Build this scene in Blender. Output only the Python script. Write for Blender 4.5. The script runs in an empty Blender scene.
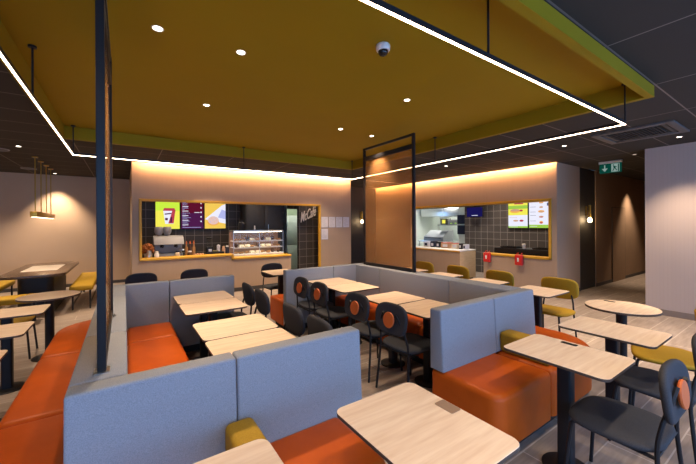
import bpy, bmesh, math, random
from mathutils import Vector, Matrix
random.seed(7)
PI = math.pi
S = bpy.context.scene
COL = S.collection

# ------------------------------------------------------------------ materials
def mat(name, base=(.5, .5, .5), rough=.5, metal=0., spec=.5, emit=None, estr=0.):
    m = bpy.data.materials.new(name); m.use_nodes = True
    b = m.node_tree.nodes['Principled BSDF']
    b.inputs['Base Color'].default_value = (*base, 1)
    b.inputs['Roughness'].default_value = rough
    b.inputs['Metallic'].default_value = metal
    b.inputs['Specular IOR Level'].default_value = spec
    if emit:
        b.inputs['Emission Color'].default_value = (*emit, 1)
        b.inputs['Emission Strength'].default_value = estr
    return m

def nd(m, t): return m.node_tree.nodes.new(t)
def ln(m, a, b): m.node_tree.links.new(a, b)
def bsdf(m): return m.node_tree.nodes['Principled BSDF']

def noisy(name, c1, c2, rough=.6, scale=30., stretch=(1, 1, 1), bump=0., spec=.5, detail=4., coord='Object', lo=.3, hi=.7):
    m = mat(name, c1, rough, spec=spec)
    tc = nd(m, 'ShaderNodeTexCoord'); mp = nd(m, 'ShaderNodeMapping')
    mp.inputs['Scale'].default_value = stretch
    ln(m, tc.outputs[coord], mp.inputs['Vector'])
    n = nd(m, 'ShaderNodeTexNoise'); n.inputs['Scale'].default_value = scale; n.inputs['Detail'].default_value = detail
    ln(m, mp.outputs['Vector'], n.inputs['Vector'])
    r = nd(m, 'ShaderNodeValToRGB')
    r.color_ramp.elements[0].position = lo; r.color_ramp.elements[1].position = hi
    r.color_ramp.elements[0].color = (*c1, 1); r.color_ramp.elements[1].color = (*c2, 1)
    ln(m, n.outputs['Fac'], r.inputs['Fac']); ln(m, r.outputs['Color'], bsdf(m).inputs['Base Color'])
    if bump:
        bp = nd(m, 'ShaderNodeBump'); bp.inputs['Strength'].default_value = bump; bp.inputs['Distance'].default_value = .002
        ln(m, n.outputs['Fac'], bp.inputs['Height']); ln(m, bp.outputs['Normal'], bsdf(m).inputs['Normal'])
    return m

def grid_mat(name, c1, c2, cm, w, h, mortar, axes='XY', off=0., shift=(0, 0, 0), rough=.5, grain=None, spec=.5):
    """tiles laid in world units; axes = which world axes run along / across the rows"""
    m = mat(name, c1, rough, spec=spec)
    g = nd(m, 'ShaderNodeNewGeometry'); sp = nd(m, 'ShaderNodeSeparateXYZ'); cb = nd(m, 'ShaderNodeCombineXYZ')
    ln(m, g.outputs['Position'], sp.inputs['Vector'])
    ln(m, sp.outputs[axes[0]], cb.inputs['X']); ln(m, sp.outputs[axes[1]], cb.inputs['Y'])
    mp = nd(m, 'ShaderNodeMapping'); mp.inputs['Location'].default_value = shift
    ln(m, cb.outputs['Vector'], mp.inputs['Vector'])
    b = nd(m, 'ShaderNodeTexBrick'); b.offset = off; b.squash = 1.
    b.inputs['Scale'].default_value = 1.; b.inputs['Brick Width'].default_value = w; b.inputs['Row Height'].default_value = h
    b.inputs['Mortar Size'].default_value = mortar; b.inputs['Mortar Smooth'].default_value = .1; b.inputs['Bias'].default_value = 0.
    b.inputs['Color1'].default_value = (*c1, 1); b.inputs['Color2'].default_value = (*c2, 1); b.inputs['Mortar'].default_value = (*cm, 1)
    ln(m, mp.outputs['Vector'], b.inputs['Vector'])
    out = b.outputs['Color']
    if grain:
        mp2 = nd(m, 'ShaderNodeMapping'); mp2.inputs['Scale'].default_value = grain
        ln(m, cb.outputs['Vector'], mp2.inputs['Vector'])
        n = nd(m, 'ShaderNodeTexNoise'); n.inputs['Scale'].default_value = 1.; n.inputs['Detail'].default_value = 6.
        ln(m, mp2.outputs['Vector'], n.inputs['Vector'])
        r = nd(m, 'ShaderNodeValToRGB')
        r.color_ramp.elements[0].color = (.72, .72, .72, 1); r.color_ramp.elements[1].color = (1.15, 1.15, 1.15, 1)
        r.color_ramp.elements[0].position = .3; r.color_ramp.elements[1].position = .7
        ln(m, n.outputs['Fac'], r.inputs['Fac'])
        mx = nd(m, 'ShaderNodeMix'); mx.data_type = 'RGBA'; mx.blend_type = 'MULTIPLY'; mx.inputs['Factor'].default_value = 1.
        ln(m, out, mx.inputs['A']); ln(m, r.outputs['Color'], mx.inputs['B']); out = mx.outputs['Result']
    ln(m, out, bsdf(m).inputs['Base Color'])
    return m

def emitter(name, c, s):
    m = bpy.data.materials.new(name); m.use_nodes = True
    nt = m.node_tree; nt.nodes.clear()
    e = nt.nodes.new('ShaderNodeEmission'); o = nt.nodes.new('ShaderNodeOutputMaterial')
    e.inputs['Color'].default_value = (*c, 1); e.inputs['Strength'].default_value = s
    nt.links.new(e.outputs[0], o.inputs['Surface'])
    return m

def glass_mat(name, tint, gloss=.06, rough=.02, diff=0.):
    m = bpy.data.materials.new(name); m.use_nodes = True
    nt = m.node_tree; nt.nodes.clear()
    t = nt.nodes.new('ShaderNodeBsdfTransparent'); t.inputs['Color'].default_value = (*tint, 1)
    g = nt.nodes.new('ShaderNodeBsdfGlossy'); g.inputs['Roughness'].default_value = rough
    lw = nt.nodes.new('ShaderNodeLayerWeight'); pw = nt.nodes.new('ShaderNodeMath'); pw.operation = 'POWER'; pw.inputs[1].default_value = 4.
    f = nt.nodes.new('ShaderNodeMath'); f.operation = 'MULTIPLY_ADD'; f.inputs[1].default_value = .22; f.inputs[2].default_value = gloss
    nt.links.new(lw.outputs['Facing'], pw.inputs[0]); nt.links.new(pw.outputs[0], f.inputs[0])
    x = nt.nodes.new('ShaderNodeMixShader'); o = nt.nodes.new('ShaderNodeOutputMaterial')
    nt.links.new(f.outputs[0], x.inputs['Fac'])
    src = t
    if diff:
        dd = nt.nodes.new('ShaderNodeBsdfDiffuse'); dd.inputs['Color'].default_value = (.78, .42, .18, 1)
        src = nt.nodes.new('ShaderNodeMixShader'); src.inputs['Fac'].default_value = diff
        nt.links.new(t.outputs[0], src.inputs[1]); nt.links.new(dd.outputs[0], src.inputs[2])
    nt.links.new(src.outputs[0], x.inputs[1]); nt.links.new(g.outputs[0], x.inputs[2]); nt.links.new(x.outputs[0], o.inputs['Surface'])
    return m

M = {}
M['fabric'] = noisy('grey_blue_fabric', (.205, .226, .27), (.305, .328, .38), .95, 260, bump=.25, spec=.15)
M['orange'] = noisy('orange_leatherette', (.43, .075, .005), (.49, .088, .007), .42, 8, spec=.22)
M['mustard'] = noisy('mustard_upholstery', (.33, .20, .012), (.40, .245, .018), .7, 120, bump=.1, spec=.25)
M['wood'] = noisy('light_oak_laminate', (.74, .56, .42), (.86, .70, .55), .42, 3.2, (1.3, 14, 14), spec=.35, detail=7, lo=.32, hi=.68)
M['edge'] = mat('dark_table_edge', (.075, .05, .038), .6)
M['black'] = mat('black_powder_coated_metal', (.014, .014, .017), .45, spec=.25)
M['blackfabric'] = noisy('charcoal_chair_upholstery', (.030, .032, .040), (.046, .048, .058), .8, 200, spec=.3)
M['pad'] = mat('orange_round_pad', (.62, .13, .025), .5)
M['plinth'] = mat('dark_plinth', (.012, .013, .016), .5)
M['taupe'] = noisy('taupe_wall_panel', (.375, .275, .205), (.39, .288, .215), .75, 3, (6, 6, .6), spec=.2)
M['greige'] = noisy('greige_wall_paint', (.50, .37, .265), (.52, .385, .28), .8, 2, spec=.2)
M['white'] = grid_mat('pale_ribbed_wall', (.42, .35, .325), (.425, .355, .33), (.41, .342, .318), .05, 9., .005, 'YZ', rough=.75, spec=.2)
M['corridor'] = noisy('dimlit_corridor_wall', (.27, .185, .125), (.31, .21, .145), .7, 2, spec=.2)  # brown tone puts the corridor's dim light into the colour
M['darkwall'] = noisy('near_black_wall_panel', (.022, .020, .020), (.03, .027, .026), .6, 20)
M['ceil'] = grid_mat('charcoal_ceiling_tiles', (.050, .045, .041), (.056, .050, .046), (.19, .165, .15), 1.2, .6, .007, 'XY', shift=(-.55, -.32, 0), rough=.9, spec=.1)
M['capdark'] = mat('dark_soffit', (.02, .02, .022), .9)
M['raft'] = noisy('mustard_ceiling_paint', (.27, .176, .003), (.285, .187, .003), .75, 2, spec=.2)
M['floor'] = grid_mat('taupe_wood_look_floor_tile', (.275, .225, .195), (.325, .27, .235), (.52, .46, .42), 1.2, .3, .005, 'XY', off=.5, shift=(.1, -.014, 0), rough=.38, grain=(3, 28, 1), spec=.4)
M['tileY'] = grid_mat('charcoal_tiles_cafe', (.055, .046, .040), (.065, .055, .048), (.20, .17, .15), .22, .22, .006, 'XZ', rough=.45, spec=.15)
M['tileX'] = grid_mat('charcoal_tiles_kitchen', (.085, .075, .068), (.10, .088, .08), (.30, .27, .25), .22, .22, .006, 'YZ', rough=.45, spec=.15)
M['frame'] = mat('yellow_opening_trim', (.55, .30, .02), .5)
M['base'] = mat('dark_baseboard', (.05, .045, .045), .6)
M['basewarm'] = mat('taupe_baseboard', (.20, .16, .14), .6)
M['counterwood'] = noisy('pale_oak_panel', (.55, .40, .25), (.62, .46, .30), .55, 3, (2, 2, 12), spec=.3)
M['steel'] = mat('brushed_steel', (.55, .55, .56), .3, 1.)
M['grey'] = mat('mid_grey_plastic', (.25, .25, .27), .5)
M['whiteplastic'] = mat('white_plastic', (.75, .75, .76), .4)
M['paper'] = mat('white_paper', (.62, .60, .66), .8)
M['ink'] = mat('grey_print', (.30, .30, .36), .8)
M['red'] = mat('red_plastic', (.55, .012, .012), .4)
M['brass'] = mat('brass', (.45, .28, .05), .35, .8)
M['darkwood'] = noisy('dark_walnut_tabletop', (.06, .038, .025), (.10, .065, .042), .25, 3, (2, 12, 12), spec=.5)
M['inlay'] = mat('pale_table_inlay', (.55, .50, .45), .3)
M['glass'] = glass_mat('bronze_orange_glass', (.985, .87, .70), .02, diff=.2)
M['clear'] = glass_mat('clear_glass', (.97, .98, .97), .008)
M['led'] = emitter('warm_led_strip', (1., .74, .50), 17.)
M['cove'] = emitter('warm_cove_led', (1., .52, .22), 170.)
M['spot'] = emitter('downlight_glow', (1., .86, .68), 14.)
M['spotdim'] = emitter('dim_downlight_glow', (1., .80, .62), 1.2)
M['bulb'] = emitter('warm_bulb', (1., .70, .36), 14.)
M['pend'] = emitter('pendant_glow', (1., .80, .55), 6.)
M['sY'] = emitter('screen_yellow', (.92, .85, .10), 1.)
M['sYg'] = emitter('screen_yellow_green', (.60, .88, .06), 1.)
M['sW'] = emitter('screen_white', (.86, .86, 1.), 1.)
M['sR'] = emitter('screen_red', (.50, .05, .08), 1.)
M['sP'] = emitter('screen_purple', (.075, .012, .07), 1.)
M['sPr'] = emitter('screen_maroon', (.115, .006, .025), 1.)
M['sO'] = emitter('screen_orange', (.90, .42, .10), 1.)
M['sT'] = emitter('screen_tan', (.62, .36, .22), 1.)
M['sG'] = emitter('screen_green', (.35, .62, .08), 1.)
M['sB'] = emitter('screen_blue', (.010, .008, .085), 1.)
M['sL'] = emitter('screen_lilac', (.45, .48, .85), 1.)
M['exit'] = emitter('exit_sign_green', (.005, .12, .085), .4)
M['exitw'] = emitter('exit_sign_white', (.55, .75, .68), .42)
M['caselight'] = emitter('display_case_light', (1., .86, .68), 16.)
M['kitlight'] = emitter('kitchen_ceiling_light', (1., 1., .90), 46.)
M['kitwhite'] = mat('white_kitchen_wall', (.62, .66, .62), .5)
M['kitgreen'] = mat('pale_green_back_room', (.52, .58, .44), .6)
M['brown'] = noisy('baked_brown', (.28, .12, .035), (.42, .21, .07), .6, 40)
M['cream'] = noisy('cream_pastry', (.72, .60, .42), (.80, .70, .55), .6, 40)
M['choc'] = mat('dark_chocolate', (.07, .028, .015), .5)
M['lettering'] = mat('pale_sign_lettering', (.62, .54, .48), .5, emit=(.62, .52, .46), estr=.12)
M['leaf'] = noisy('dried_leaf', (.10, .10, .05), (.22, .20, .10), .8, 30)
M['rust'] = noisy('rust_flowers', (.25, .07, .015), (.40, .14, .03), .8, 30)
M['casebk'] = mat('warm_brown_case_back', (.30, .17, .11), .6)
M['navy'] = mat('navy_cloth', (.012, .018, .05), .8)
M['skin'] = mat('tan_goods', (.50, .28, .16), .7)

# ------------------------------------------------------------------ mesh helpers
def BM(): return bmesh.new()

def build(name, bm, m, parent=None, smooth=40):
    me = bpy.data.meshes.new(name)
    bmesh.ops.recalc_face_normals(bm, faces=bm.faces)
    bm.to_mesh(me); bm.free()
    for x in (m if isinstance(m, (list, tuple)) else [m]): me.materials.append(x)
    if smooth:
        me.polygons.foreach_set('use_smooth', [True] * len(me.polygons))
        me.set_sharp_from_angle(angle=math.radians(smooth))
    o = bpy.data.objects.new(name, me); COL.objects.link(o)
    if parent: o.parent = parent
    return o

def box(bm, x0, x1, y0, y1, z0, z1, r=0., seg=2, mi=0):
    t = BM()
    bmesh.ops.create_cube(t, size=1.)
    for v in t.verts:
        v.co = Vector(((x0 + x1) / 2 + v.co.x * (x1 - x0), (y0 + y1) / 2 + v.co.y * (y1 - y0), (z0 + z1) / 2 + v.co.z * (z1 - z0)))
    if r: bmesh.ops.bevel(t, geom=t.edges[:], offset=r, segments=seg, profile=.5, affect='EDGES')
    merge(bm, t, mi)
    return bm

def merge(bm, t, mi=0, mx=None):
    vs = {}
    for v in t.verts: vs[v] = bm.verts.new(mx @ v.co if mx else v.co)
    for f in t.faces:
        try:
            nf = bm.faces.new([vs[v] for v in f.verts]); nf.material_index = mi if mi else f.material_index
        except ValueError: pass
    t.free()

def prism(bm, poly, z0, z1, r=0., seg=3, mi=0, top_only=True, side_mi=None, mx=None):
    t = BM()
    a = sum(poly[i][0] * poly[(i + 1) % len(poly)][1] - poly[(i + 1) % len(poly)][0] * poly[i][1] for i in range(len(poly)))
    if a < 0: poly = poly[::-1]
    lo = [t.verts.new((x, y, z0)) for x, y in poly]; hi = [t.verts.new((x, y, z1)) for x, y in poly]
    n = len(poly)
    t.faces.new(lo[::-1]); ft = t.faces.new(hi)
    for i in range(n):
        f = t.faces.new([lo[i], lo[(i + 1) % n], hi[(i + 1) % n], hi[i]])
        if side_mi is not None: f.material_index = side_mi
    t.normal_update()
    if r:
        es = [e for e in t.edges if all(v in hi for v in e.verts)]
        if not top_only: es += [e for e in t.edges if all(v in lo for v in e.verts)]
        es += [e for e in t.edges if (e.verts[0] in hi) != (e.verts[1] in hi) and e.calc_face_angle(0) > .6]
        bmesh.ops.bevel(t, geom=es, offset=r, segments=seg, profile=.5, affect='EDGES')
    merge(bm, t, mi, mx)
    return bm

def rrect(x0, x1, y0, y1, r, n=5, corners=(1, 1, 1, 1)):
    """rounded rectangle outline; corners = which of (x0y0, x1y0, x1y1, x0y1) are rounded"""
    out = []
    for k, (cx, cy, a0) in enumerate(((x0 + r, y0 + r, PI), (x1 - r, y0 + r, 1.5 * PI), (x1 - r, y1 - r, 0), (x0 + r, y1 - r, .5 * PI))):
        if corners[k]:
            for i in range(n + 1):
                a = a0 + i / n * PI / 2; out.append((cx + r * math.cos(a), cy + r * math.sin(a)))
        else:
            out.append(((x0, x1, x1, x0)[k], (y0, y0, y1, y1)[k]))
    return out

def tube(bm, pts, r, n=8, closed_ends=True):
    P = [Vector(p) for p in pts]
    rings = []; up = None
    for i, p in enumerate(P):
        d = ((P[i] - P[i - 1]).normalized() if i else Vector()) + ((P[i + 1] - P[i]).normalized() if i < len(P) - 1 else Vector())
        d.normalize()
        if up is None:
            up = d.orthogonal().normalized()
        else:
            up = (up - d * up.dot(d)).normalized()
        s = d.cross(up)
        rr = r[i] if isinstance(r, (list, tuple)) else r
        rings.append([bm.verts.new(p + (up * math.cos(2 * PI * k / n) + s * math.sin(2 * PI * k / n)) * rr) for k in range(n)])
    for a, b in zip(rings, rings[1:]):
        for k in range(n): bm.faces.new([a[k], a[(k + 1) % n], b[(k + 1) % n], b[k]])
    if closed_ends:
        bm.faces.new(rings[0][::-1]); bm.faces.new(rings[-1])
    return bm

def smooth_path(pts, k=4):
    P = [Vector(p) for p in pts]; out = []
    for i in range(len(P) - 1):
        p0, p1, p2, p3 = P[max(i - 1, 0)], P[i], P[i + 1], P[min(i + 2, len(P) - 1)]
        for j in range(k):
            t = j / k
            out.append(.5 * ((2 * p1) + (p2 - p0) * t + (2 * p0 - 5 * p1 + 4 * p2 - p3) * t * t + (3 * p1 - p0 - 3 * p2 + p3) * t ** 3))
    out.append(P[-1]); return out

def lathe(bm, prof, n=20, c=(0, 0, 0), mi=0, mx=None):
    rings = []
    c = Vector(c)
    def T(v): return (mx @ v if mx else v) + c
    for r, z in prof:
        if r < 1e-6: rings.append([bm.verts.new(T(Vector((0, 0, z))))])
        else: rings.append([bm.verts.new(T(Vector((r * math.cos(2 * PI * k / n), r * math.sin(2 * PI * k / n), z)))) for k in range(n)])
    for a, b in zip(rings, rings[1:]):
        for k in range(n):
            q = [a[k % len(a)], a[(k + 1) % len(a)], b[(k + 1) % len(b)], b[k % len(b)]]
            u = []
            for v in q:
                if v not in u: u.append(v)
            if len(u) > 2:
                f = bm.faces.new(u); f.material_index = mi
    return bm

def cyl(bm, c, r, z0, z1, n=20, bev=0., mi=0):
    b = bev
    prof = [(0, z0), (r - b, z0), (r, z0 + b), (r, z1 - b), (r - b, z1), (0, z1)] if b else [(0, z0), (r, z0), (r, z1), (0, z1)]
    return lathe(bm, prof, n, (c[0], c[1], 0), mi)

def pillow(bm, a, b, th, nexp=3.2, bend=0., mx=None, n=40, crown=0.):
    """padded panel: outline is a superellipse a x b in local XY, thickness along local Z, edges rounded"""
    prof = [(0., 1.), (.45, 1.), (.8, .99), (.9, .94), (.96, .75), (.99, .4), (1., 0.)]
    loops = []
    def P(s, d, k):
        t = 2 * PI * k / n; c, q = math.cos(t), math.sin(t)
        x = a * s * math.copysign(abs(c) ** (2 / nexp), c); y = b * s * math.copysign(abs(q) ** (2 / nexp), q)
        z = d * th / 2 + bend * x * x + crown * (1 - s * s) * (1 if d > 0 else 0)
        v = Vector((x, y, z)); return mx @ v if mx else v
    seq = [(s, d) for s, d in prof] + [(s, -d) for s, d in prof[-2::-1]]
    for s, d in seq:
        loops.append([bm.verts.new(P(s, d, 0))] if s == 0 else [bm.verts.new(P(s, d, k)) for k in range(n)])
    for A, B in zip(loops, loops[1:]):
        for k in range(n):
            q = [A[k % len(A)], A[(k + 1) % len(A)], B[(k + 1) % len(B)], B[k % len(B)]]
            u = []
            for v in q:
                if v not in u: u.append(v)
            if len(u) > 2: bm.faces.new(u)
    return bm

def thing(name, label, cat, loc=(0, 0, 0), rz=0., group=None):
    o = bpy.data.objects.new(name, None); COL.objects.link(o)
    o.location = loc; o.rotation_euler = (0, 0, rz); o.empty_display_size = .1
    tag(o, label, cat, group); return o

def tag(o, label, cat, group=None):
    o['label'] = label; o['category'] = cat
    if group: o['group'] = group
    return o

def struct(name, bm, m, smooth=0):
    o = build(name, bm, m, None, smooth); o['kind'] = 'structure'; return o

def dup(root, loc, rz, label, group=None):
    r = root.copy(); COL.objects.link(r); r.location = loc; r.rotation_euler = (0, 0, rz)
    r['label'] = label
    if group: r['group'] = group
    for ch in list(root.children):
        c = ch.copy(); COL.objects.link(c); c.parent = r
        for g in list(ch.children):
            d = g.copy(); COL.objects.link(d); d.parent = c
    return r

SPOTK = 4.5
def spot(loc, power, size=80, blend=.6, col=(1., .74, .50), rad=.04):
    l = bpy.data.lights.new('downlight_and_fill_beam', 'SPOT'); l.energy = power * SPOTK * 1.1; l.spot_size = math.radians(size); l.spot_blend = blend  # serves the modelled downlights and added fill spots that have no fixture
    l.color = col; l.shadow_soft_size = rad
    o = bpy.data.objects.new('downlight_and_fill_beam', l); COL.objects.link(o); o.location = loc
    return o

# ------------------------------------------------------------------ room shell
CE = 2.9      # ceiling height
KX = 7.65     # kitchen wall plane
CY = 8.0      # cafe wall plane
b = BM(); box(b, -4.2, 14.2, -2.7, 12, -.1, 0); struct('floor', b, M['floor'])
b = BM()
for q in ((-4.2, -.68, -2.7, CY - .14), (4.08, KX - .14, -2.7, CY - .14), (-.68, 4.08, -2.7, .96), (-.68, 4.08, 5.81, CY - .14)): box(b, *q, CE, CE + .09)
box(b, -4.2, .13, CY - .14, 11.4, CE, CE + .09)
box(b, 5.56, KX - .14, CY - .14, 9.5, CE, CE + .09)
box(b, KX - .14, KX, -2.7, 3.28, CE, CE + .09)
box(b, KX, 14.2, -2.7, 3.28, CE, CE + .09)
struct('ceiling', b, M['ceil'])
b = BM(); box(b, -4.2, 14.2, -2.7, 12, CE + .09, CE + .15); struct('ceiling_soffit', b, M['capdark'])

b = BM(); box(b, -4.2, -4., -2.7, 11.4, 0, CE); struct('wall_left', b, M['greige'])
b = BM(); box(b, -4., .4, 11.2, 11.4, 0, CE); struct('wall_back', b, M['greige'])
b = BM(); box(b, KX, KX + .2, -2.7, 1.84, 0, CE); struct('wall_right', b, M['white'])
b = BM()
box(b, .13, .25, CY, 11.2, 0, CE)
box(b, .25, 5.56, CY, CY + .1, 2.14, CE)
box(b, .25, 2.12, CY, CY + .1, 0, .855)
box(b, 2.12, 3.63, CY, CY + .1, 0, .765)
box(b, 4.52, 5.56, CY, CY + .1, 0, 2.14)
box(b, 5.46, 5.56, CY + .1, 9.4, 0, CE)
struct('wall_cafe', b, M['taupe'])
b = BM()
box(b, KX, KX + .25, 3.28, 9.4, 2.12, CE)
box(b, KX, KX + .25, 3.28, 3.42, 0, 2.12)
box(b, KX, KX + .2, 3.42, 5.02, 0, .80)
box(b, KX, KX + .25, 7.62, 9.4, 0, 2.12)
box(b, KX + .25, 8.8, 3.28, 3.38, 0, CE)
struct('wall_kitchen', b, M['taupe'])
b = BM(); box(b, 8.8, 9.74, 3.30, 3.40, 0, CE); struct('wall_corridor_panel', b, M['darkwall'])
b = BM(); box(b, 9.74, 14., 3.28, 3.38, 0, CE); struct('wall_corridor', b, M['corridor'])
b = BM(); box(b, 14., 14.2, 1.6, 3.4, 0, CE); box(b, KX + .2, 14., 1.64, 1.84, 0, CE); struct('wall_corridor_end', b, M['corridor'])
b = BM(); box(b, 5.56, KX + .25, 9.4, 9.5, 0, CE); struct('wall_recess', b, M['darkwall'])
# cafe and kitchen interiors
b = BM()
box(b, .28, 4.18, 9.5, 9.6, 0, CE + .09); box(b, 4.18, 4.66, 9.5, 9.6, 2.08, CE + .09); box(b, 4.66, 5.46, 9.5, 9.6, 0, CE + .09)
struct('wall_cafe_tiles', b, M['tileY'])
b = BM(); box(b, 4.165, 5.0, 8.62, 8.74, 0, CE + .09); struct('wall_cafe_pillar', b, M['tileY'])
b = BM(); box(b, 9.6, 9.7, 3.38, 7.0, 0, CE + .09); box(b, 9.6, 9.7, 7.0, 10.6, 2.16, CE + .09); struct('wall_kitchen_tiles', b, M['tileX'])
b = BM(); box(b, KX + .25, 9.6, 9.9, 10., 0, CE + .09); box(b, 9.6, 12.7, 10.6, 10.7, 0, 2.7); box(b, 12.6, 12.7, 6.2, 10.6, 0, 2.7); box(b, 9.7, 12.7, 6.1, 6.2, 0, 2.7); box(b, 9.7, 12.7, 6.2, 10.6, 2.6, 2.7)
struct('wall_back_kitchen', b, M['kitwhite'])
b = BM(); box(b, 3.4, 5.6, 11.2, 11.3, 0, 2.6); box(b, 3.4, 3.5, 9.6, 11.2, 0, 2.6); box(b, 5.5, 5.6, 9.6, 11.2, 0, 2.6); box(b, 3.4, 5.6, 9.6, 11.3, 2.6, 2.7)
struct('wall_back_room', b, M['kitgreen'])
# glazed street front behind the camera: sill, header and mullions, daylight comes through
b = BM(); box(b, -4., KX, -2.7, -2.5, 0, .25); box(b, -4., KX, -2.7, -2.5, 2.6, CE)
struct('wall_front', b, M['greige'])
xs = [-4, -1.7, .6, 2.9, 5.2, KX]
for i in range(5):
    b = BM(); x0, x1 = xs[i], xs[i + 1]
    box(b, x0, x0 + .05, -2.65, -2.58, .25, 2.6); box(b, x1 - .05, x1, -2.65, -2.58, .25, 2.6)
    box(b, x0, x1, -2.65, -2.58, .25, .3); box(b, x0, x1, -2.65, -2.58, 2.55, 2.6)
    struct('window_%d' % (i + 1), b, M['black'])
# baseboards
b = BM(); box(b, -4., .13, 11.17, 11.2, 0, .08); struct('baseboard_back', b, M['base'])
b = BM(); box(b, .13, 3.63, CY - .012, CY, 0, .09); box(b, 4.52, 5.56, CY - .012, CY, 0, .09); struct('baseboard_cafe', b, M['base'])
b = BM(); box(b, KX - .012, KX, 3.28, 5.02, 0, .08); box(b, KX - .012, KX, 7.62, 9.4, 0, .08); box(b, KX - .012, 8.8, 3.268, 3.28, 0, .08); struct('baseboard_kitchen', b, M['base'])
b = BM(); box(b, KX - .015, KX, -2.5, 1.84, 0, .1); struct('baseboard_right', b, M['basewarm'])
b = BM(); box(b, 9.74, 14., 3.268, 3.28, 0, .08); struct('baseboard_corridor', b, M['base'])
# yellow trims round the two serving openings
F = .05
b = BM()
box(b, .25, .25 + F, CY - .03, CY + .12, .86, 2.14, .008)
box(b, .25, 4.52, CY - .03, CY + .12, 2.10, 2.15, .008)
box(b, 4.48, 4.525, CY - .03, CY + .06, 0, 2.14, .008)
struct('trim_1', b, M['frame'])
b = BM()
box(b, .25, 2.15, CY - .04, CY + .28, .855, .905, .012)
box(b, 2.10, 2.15, CY - .04, CY + .28, .765, .905, .012)
box(b, 2.10, 3.63, CY - .04, CY + .28, .765, .815, .012)
struct('trim_2', b, M['frame'])
b = BM()
box(b, KX - .03, KX + .27, 3.38, 7.62, 2.08, 2.135, .008)
box(b, KX - .03, KX + .27, 3.385, 3.44, .79, 2.13, .008)
box(b, KX - .03, KX + .22, 3.385, 5.02, .79, .84, .008)
struct('trim_3', b, M['frame'])
# corridor door
b = BM(); box(b, 10.8, 11.75, 3.26, 3.28, 0, 2.0, .004); d = struct('door_1', b, M['corridor'])
b = BM(); box(b, 10.785, 10.8, 3.262, 3.28, 0, 2.015); box(b, 11.75, 11.765, 3.262, 3.28, 0, 2.015); box(b, 10.8, 11.75, 3.262, 3.28, 2.0, 2.015)
build('door_frame', b, M['base'], d, 0)

# ------------------------------------------------------------------ ceiling raft, LED ring, downlights
RZ = 2.945      # recessed underside
RX0, RX1, RY0, RY1 = -.72, 4.12, .92, 5.85
b = BM()
box(b, RX0 + .06, RX1 - .06, RY0 + .06, RY1 - .06, RZ, RZ + .02)
for q in ((RX0, RX1, RY0, RY0 + .06), (RX0, RX1, RY1 - .06, RY1), (RX0, RX0 + .06, RY0 + .06, RY1 - .06), (RX1 - .06, RX1, RY0 + .06, RY1 - .06)):
    box(b, *q, 2.776, 2.88)
i = .045
for q in ((RX0 + i, RX1 - i, RY0 + i, RY0 + .06), (RX0 + i, RX1 - i, RY1 - .06, RY1 - i), (RX0 + i, RX0 + .06, RY0 + .06, RY1 - .06), (RX1 - .06, RX1 - i, RY0 + .06, RY1 - .06)):
    box(b, *q, 2.88, RZ + .02)
raft = thing('ceiling_raft', 'large mustard yellow square ceiling panel with a deep rim, set into the dark tiles', 'ceiling panel', (1.7, 3.4, 2.88))
o = build('panel', b, M['raft'], raft, 0); o.location = (-1.7, -3.4, -2.88)
LX0, LX1, LY0, LY1, LZ = -.561, 4.013, 1.11, 5.717, 2.54
led = thing('led_ring_light', 'square ring of thin glowing strip lights hung on rods under the yellow panel', 'light', (1.59, 3.1, LZ))
O = Vector((-1.59, -3.1, -LZ))
def kid(name, b, m, par, off, sm=40):
    o = build(name, b, m, par, sm); o.location = off; return o
w = .0075
for x0, x1, y0, y1 in ((LX0 - w, LX1 + w, LY0 - w, LY0 + w), (LX0 - w, LX1 + w, LY1 - w, LY1 + w), (LX0 - w, LX0 + w, LY0 + w, LY1 - w), (LX1 - w, LX1 + w, LY0 + w, LY1 - w)):
    b = BM(); box(b, x0, x1, y0, y1, LZ + .012, LZ + .042); kid('housing', b, M['black'], led, O, 0)
    b = BM(); box(b, x0 + .002, x1 - .002, y0 + .002, y1 - .002, LZ + .006, LZ + .012); kid('diffuser', b, M['led'], led, O, 0)
for x, y in ((LX0, LY0), (LX1, LY0), (LX1, LY1), (LX0, LY1), (1.75, LY0), (1.72, LY1), (LX0, 3.35), (LX1, 3.46)):
    b = BM(); tube(b, [(x, y, LZ + .042), (x, y, RZ)], .007); cyl(b, (x, y), .026, RZ - .015, RZ - .0003, 14); kid('rod', b, M['black'], led, O)

def downlight(x, y, z, label, group=None, dim=False, beam=None):
    t = thing('downlight', label, 'light', (x, y, z), 0, group)
    b = BM(); lathe(b, [(.027, 0), (.036, -.004), (.039, 0), (.039, .002)], 20); build('bezel', b, M['whiteplastic'] if not dim else M['grey'], t)
    b = BM(); lathe(b, [(0, -.0015), (.027, -.0015), (.027, 0)], 20); build('lens', b, M['spotdim'] if dim else M['spot'], t)
    if beam: spot((x, y, z - .03), *beam)
for x, y, l in ((0.195, 2.582, 'leftmost downlight in the yellow panel, beside the dark screen post'),
                (0.759, 2.582, 'downlight in the yellow panel just right of the leftmost one, above the left booth'),
                (0.770, 3.937, 'downlight in the yellow panel above the farther left booth tables'),
                (2.549, 2.582, 'downlight in the yellow panel just right of the dome camera'),
                (2.538, 3.894, 'left one of two close downlights near the hanging glass screen'),
                (3.135, 3.937, 'right one of two close downlights, nearest the top of the glass screen')):
    downlight(x, y, RZ - .0005, l, 'downlights in the yellow panel', beam=(26, 75, .8))
downlight(-1.42, 7.45, CE, 'downlight in the dark ceiling at the left edge, before the back wall', 'downlights in the dark ceiling', beam=(60, 90, .7))
downlight(-1.42, 10.85, CE, 'downlight close to the back wall above the dark family table', 'downlights in the dark ceiling', beam=(75, 85, .8))
downlight(6.16, 2.52, CE, 'downlight in the dark ceiling left of the exit sign', 'downlights in the dark ceiling', beam=(30, 85, .7))
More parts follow.
